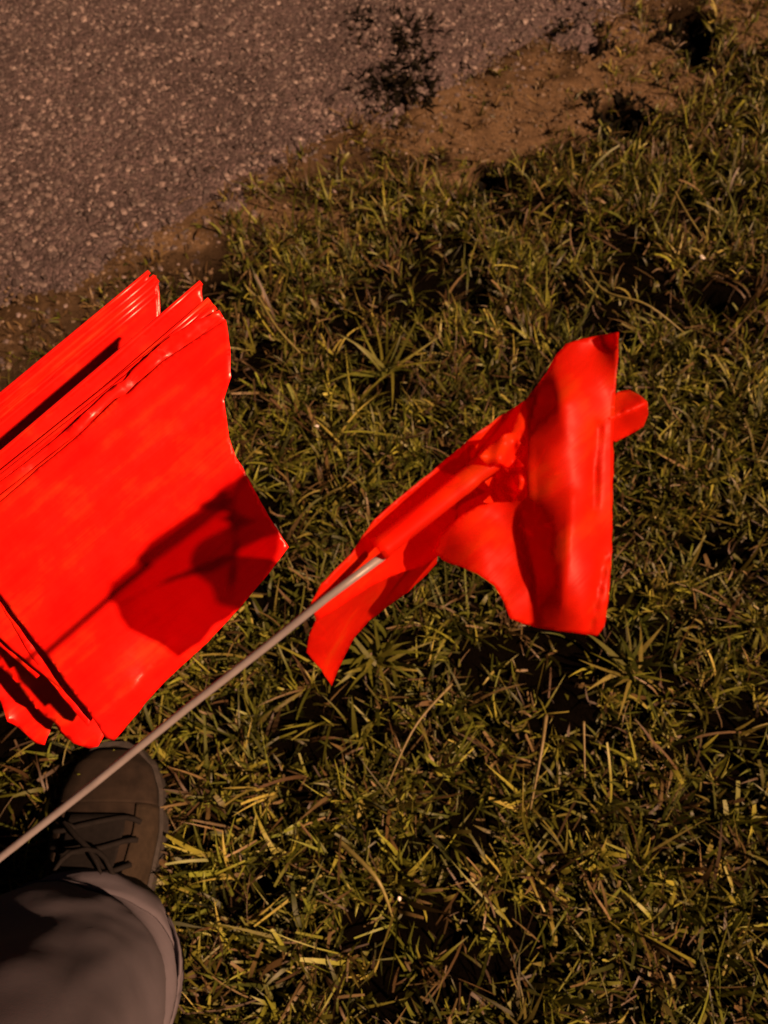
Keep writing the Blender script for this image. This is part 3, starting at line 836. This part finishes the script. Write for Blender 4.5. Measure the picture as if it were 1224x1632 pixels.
# shoe: lofted along its length (y), toe forward
FX, Y0, Y1 = -0.287, -0.125, 0.182
def shoe_halfwidth(t_):       # 0 heel .. 1 toe
    pts_ = [(0, .012), (0.04, .028), (0.15, .036), (0.35, .037), (0.55, .044), (0.72, .050), (0.85, .047), (0.93, .038), (0.98, .022), (1, .006)]
    return np.interp(t_, [p[0] for p in pts_], [p[1] for p in pts_])
def shoe_height(t_):
    pts_ = [(0, .09), (0.1, .115), (0.3, .125), (0.42, .112), (0.55, .090), (0.7, .072), (0.85, .060), (0.94, .050), (1, .034)]
    return np.interp(t_, [p[0] for p in pts_], [p[1] for p in pts_])
def shoe_cx(t_): return FX + 0.010 * math.sin(t_ * 2.6) + (t_ - 0.5) * -0.012
def shoe_pt(t_, a_, off=0.0):
    """a_ = -90..90 deg across the top"""
    hw, hh = shoe_halfwidth(t_) + off, shoe_height(t_) - 0.028 + off
    c_, s_ = math.cos(a_), math.sin(a_)
    x_ = hw * math.copysign(abs(math.sin(a_)) ** 0.75, s_)
    z_ = 0.028 + hh * abs(c_) ** 0.6
    return (shoe_cx(t_) + x_, Y0 + (Y1 - Y0) * t_, z_)
def shoe_patch(name, t0, t1, a0, a1, off, mat, parent, nt_=20, na=18):
    vs_, fs = [], []
    for i in range(nt_ + 1):
        for j in range(na + 1):
            vs_.append(shoe_pt(t0 + (t1 - t0) * i / nt_, a0 + (a1 - a0) * j / na, off))
    for i in range(nt_):
        for j in range(na):
            a_ = i * (na + 1) + j
            fs.append((a_, a_ + 1, a_ + na + 2, a_ + na + 1))
    o = link_mesh(name, vs_, fs, mat, parent)
    if off:
        md = o.modifiers.new('thickness', 'SOLIDIFY'); md.thickness = 0.0018; md.offset = 0
    return o
hp = math.pi / 2
shoe = shoe_patch('shoe', 0.0, 1.0, -hp, hp, 0.0, M['suede'], pe, 44, 26)
shoe['label'] = 'worn tan suede shoe with black laces'
so_v, so_f = [], []
ns = 40
for i in range(ns + 1):
    t_ = 0.004 + 0.992 * i / ns
    hw = shoe_halfwidth(t_) + 0.004
    yy = Y0 - 0.004 + (Y1 - Y0 + 0.010) * t_
    for (sx, z_) in ((-1, 0.0), (-1.0, 0.024), (-0.90, 0.031), (0.90, 0.031), (1.0, 0.024), (1, 0.0)):
        so_v.append((shoe_cx(t_) + sx * hw, yy, z_ + 0.003))
for i in range(ns):
    for j in range(6):
        j2 = (j + 1) % 6
        so_f.append((i * 6 + j, i * 6 + j2, (i + 1) * 6 + j2, (i + 1) * 6 + j))
so_f += [tuple(range(6)), tuple(ns * 6 + j for j in range(6))[::-1]]
link_mesh('sole', so_v, so_f, M['sole'], shoe, smooth=False)
shoe_patch('toe_cap', 0.80, 0.985, -hp * 0.96, hp * 0.96, 0.0015, M['suede'], shoe)
shoe_patch('side_panel', 0.42, 0.80, hp * 0.42, hp * 0.97, 0.0018, M['suede_lit'], shoe)
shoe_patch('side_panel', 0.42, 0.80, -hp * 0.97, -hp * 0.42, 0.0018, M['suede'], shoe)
shoe_patch('tongue', 0.40, 0.76, -hp * 0.28, hp * 0.28, 0.0035, M['black_cloth'], shoe)
for k_ in range(5):
    t_ = 0.47 + 0.065 * k_
    pts = [shoe_pt(t_ + 0.02 * math.sin(j * 0.5 + k_), -hp * 0.5 + hp * j / 10, 0.0055) for j in range(11)]
    tube('lace', pts, 0.0026, M['black_cloth'], shoe, 8)
for k_ in range(2):  # extra loose loops: black strands in place of the shadow fringe on the shoe
    r_ = random.Random(90 + k_)
    a0 = r_.uniform(-0.5, 0.5); t0 = 0.55 + 0.08 * k_
    pts = []
    for j in range(9):
        u = j / 8
        p = shoe_pt(t0 + 0.10 * math.sin(u * 3.1 + k_), a0 + (u - 0.2) * r_.choice((-1, 1)) * 1.1, 0.007)
        pts.append((p[0], p[1], p[2] + 0.012 * math.sin(u * 3.14)))
    tube('lace', pts, 0.0022, M['black_cloth'], shoe, 8)

# trouser leg: one bent tube with folds
path = np.array([(-0.283, -0.038, 0.072), (-0.277, -0.050, 0.12), (-0.256, -0.075, 0.20), (-0.236, -0.115, 0.30), (-0.23, -0.19, 0.40), (-0.235, -0.27, 0.47), (-0.225, -0.36, 0.50), (-0.20, -0.52, 0.52)])
rads = np.array([0.102, 0.098, 0.091, 0.086, 0.084, 0.088, 0.092, 0.098])
tt = np.linspace(0, len(path) - 1, 70)
P_ = np.stack([np.interp(tt, range(len(path)), path[:, k_]) for k_ in range(3)], 1)
for _ in range(6):
    P_[1:-1] = (P_[:-2] + 2 * P_[1:-1] + P_[2:]) / 4
Rr = np.interp(tt, range(len(path)), rads)
ns = 72
vs_, fs = [], []
for i in range(len(P_)):
    tg = P_[min(i + 1, len(P_) - 1)] - P_[max(i - 1, 0)]
    tg /= np.linalg.norm(tg)
    ax = np.cross(tg, [0, 1, 0]) if abs(tg[1]) < 0.9 else np.cross(tg, [0, 0, 1])
    ax = np.array([1, 0, 0]) - tg * tg[0]
    ax /= np.linalg.norm(ax)
    bx_ = np.cross(tg, ax)
    for k_ in range(ns):
        th = 2 * math.pi * k_ / ns
        fold = 0.17 * (fbm(np.array([math.cos(th) * 1.6 + 5 + i * 0.05]), np.array([math.sin(th) * 1.6 + i * 0.10]), 23)[0] - 0.5)
        fold += 0.055 * math.sin(th * 2 + i * 0.42) * math.exp(-i / 14) + 0.022 * math.sin(th * 5 + i * 0.9 + 2 * math.sin(i * 0.2)) * math.exp(-i / 22)
        r_ = Rr[i] * (1 + fold)
        hem = 0.016 * math.sin(th * 3 + 0.6) + 0.012 * math.sin(th * 5) if i == 0 else 0
        p = P_[i] + ax * math.cos(th) * r_ + bx_ * math.sin(th) * r_ * 0.92 + tg * hem
        vs_.append(p)
for i in range(len(P_) - 1):
    for k_ in range(ns):
        k2 = (k_ + 1) % ns
        fs.append((i * ns + k_, i * ns + k2, (i + 1) * ns + k2, (i + 1) * ns + k_))
fs.append(tuple((len(P_) - 1) * ns + k_ for k_ in range(ns)))
tr = link_mesh('trouser_leg', vs_, fs, M['trouser'], pe)
md = tr.modifiers.new('thickness', 'SOLIDIFY'); md.thickness = 0.0016; md.offset = -1
# turned-up hem
def leg_band(name, i0, i1, ks, off):
    v_, f_ = [], []
    for i in range(i0, i1 + 1):
        for k_ in ks:
            p = np.array(vs_[i * ns + k_ % ns]); c_ = P_[i]
            d_ = p - c_; d_ /= np.linalg.norm(d_)
            v_.append(p + d_ * off)
    w_ = len(ks)
    for i in range(i1 - i0):
        for j in range(w_ - 1):
            a_ = i * w_ + j
            f_.append((a_, a_ + 1, a_ + w_ + 1, a_ + w_))
    o = link_mesh(name, v_, f_, M['trouser'], tr)
    md = o.modifiers.new('thickness', 'SOLIDIFY'); md.thickness = 0.0014; md.offset = 0
leg_band('hem', 0, 4, list(range(ns + 1)), 0.0012)
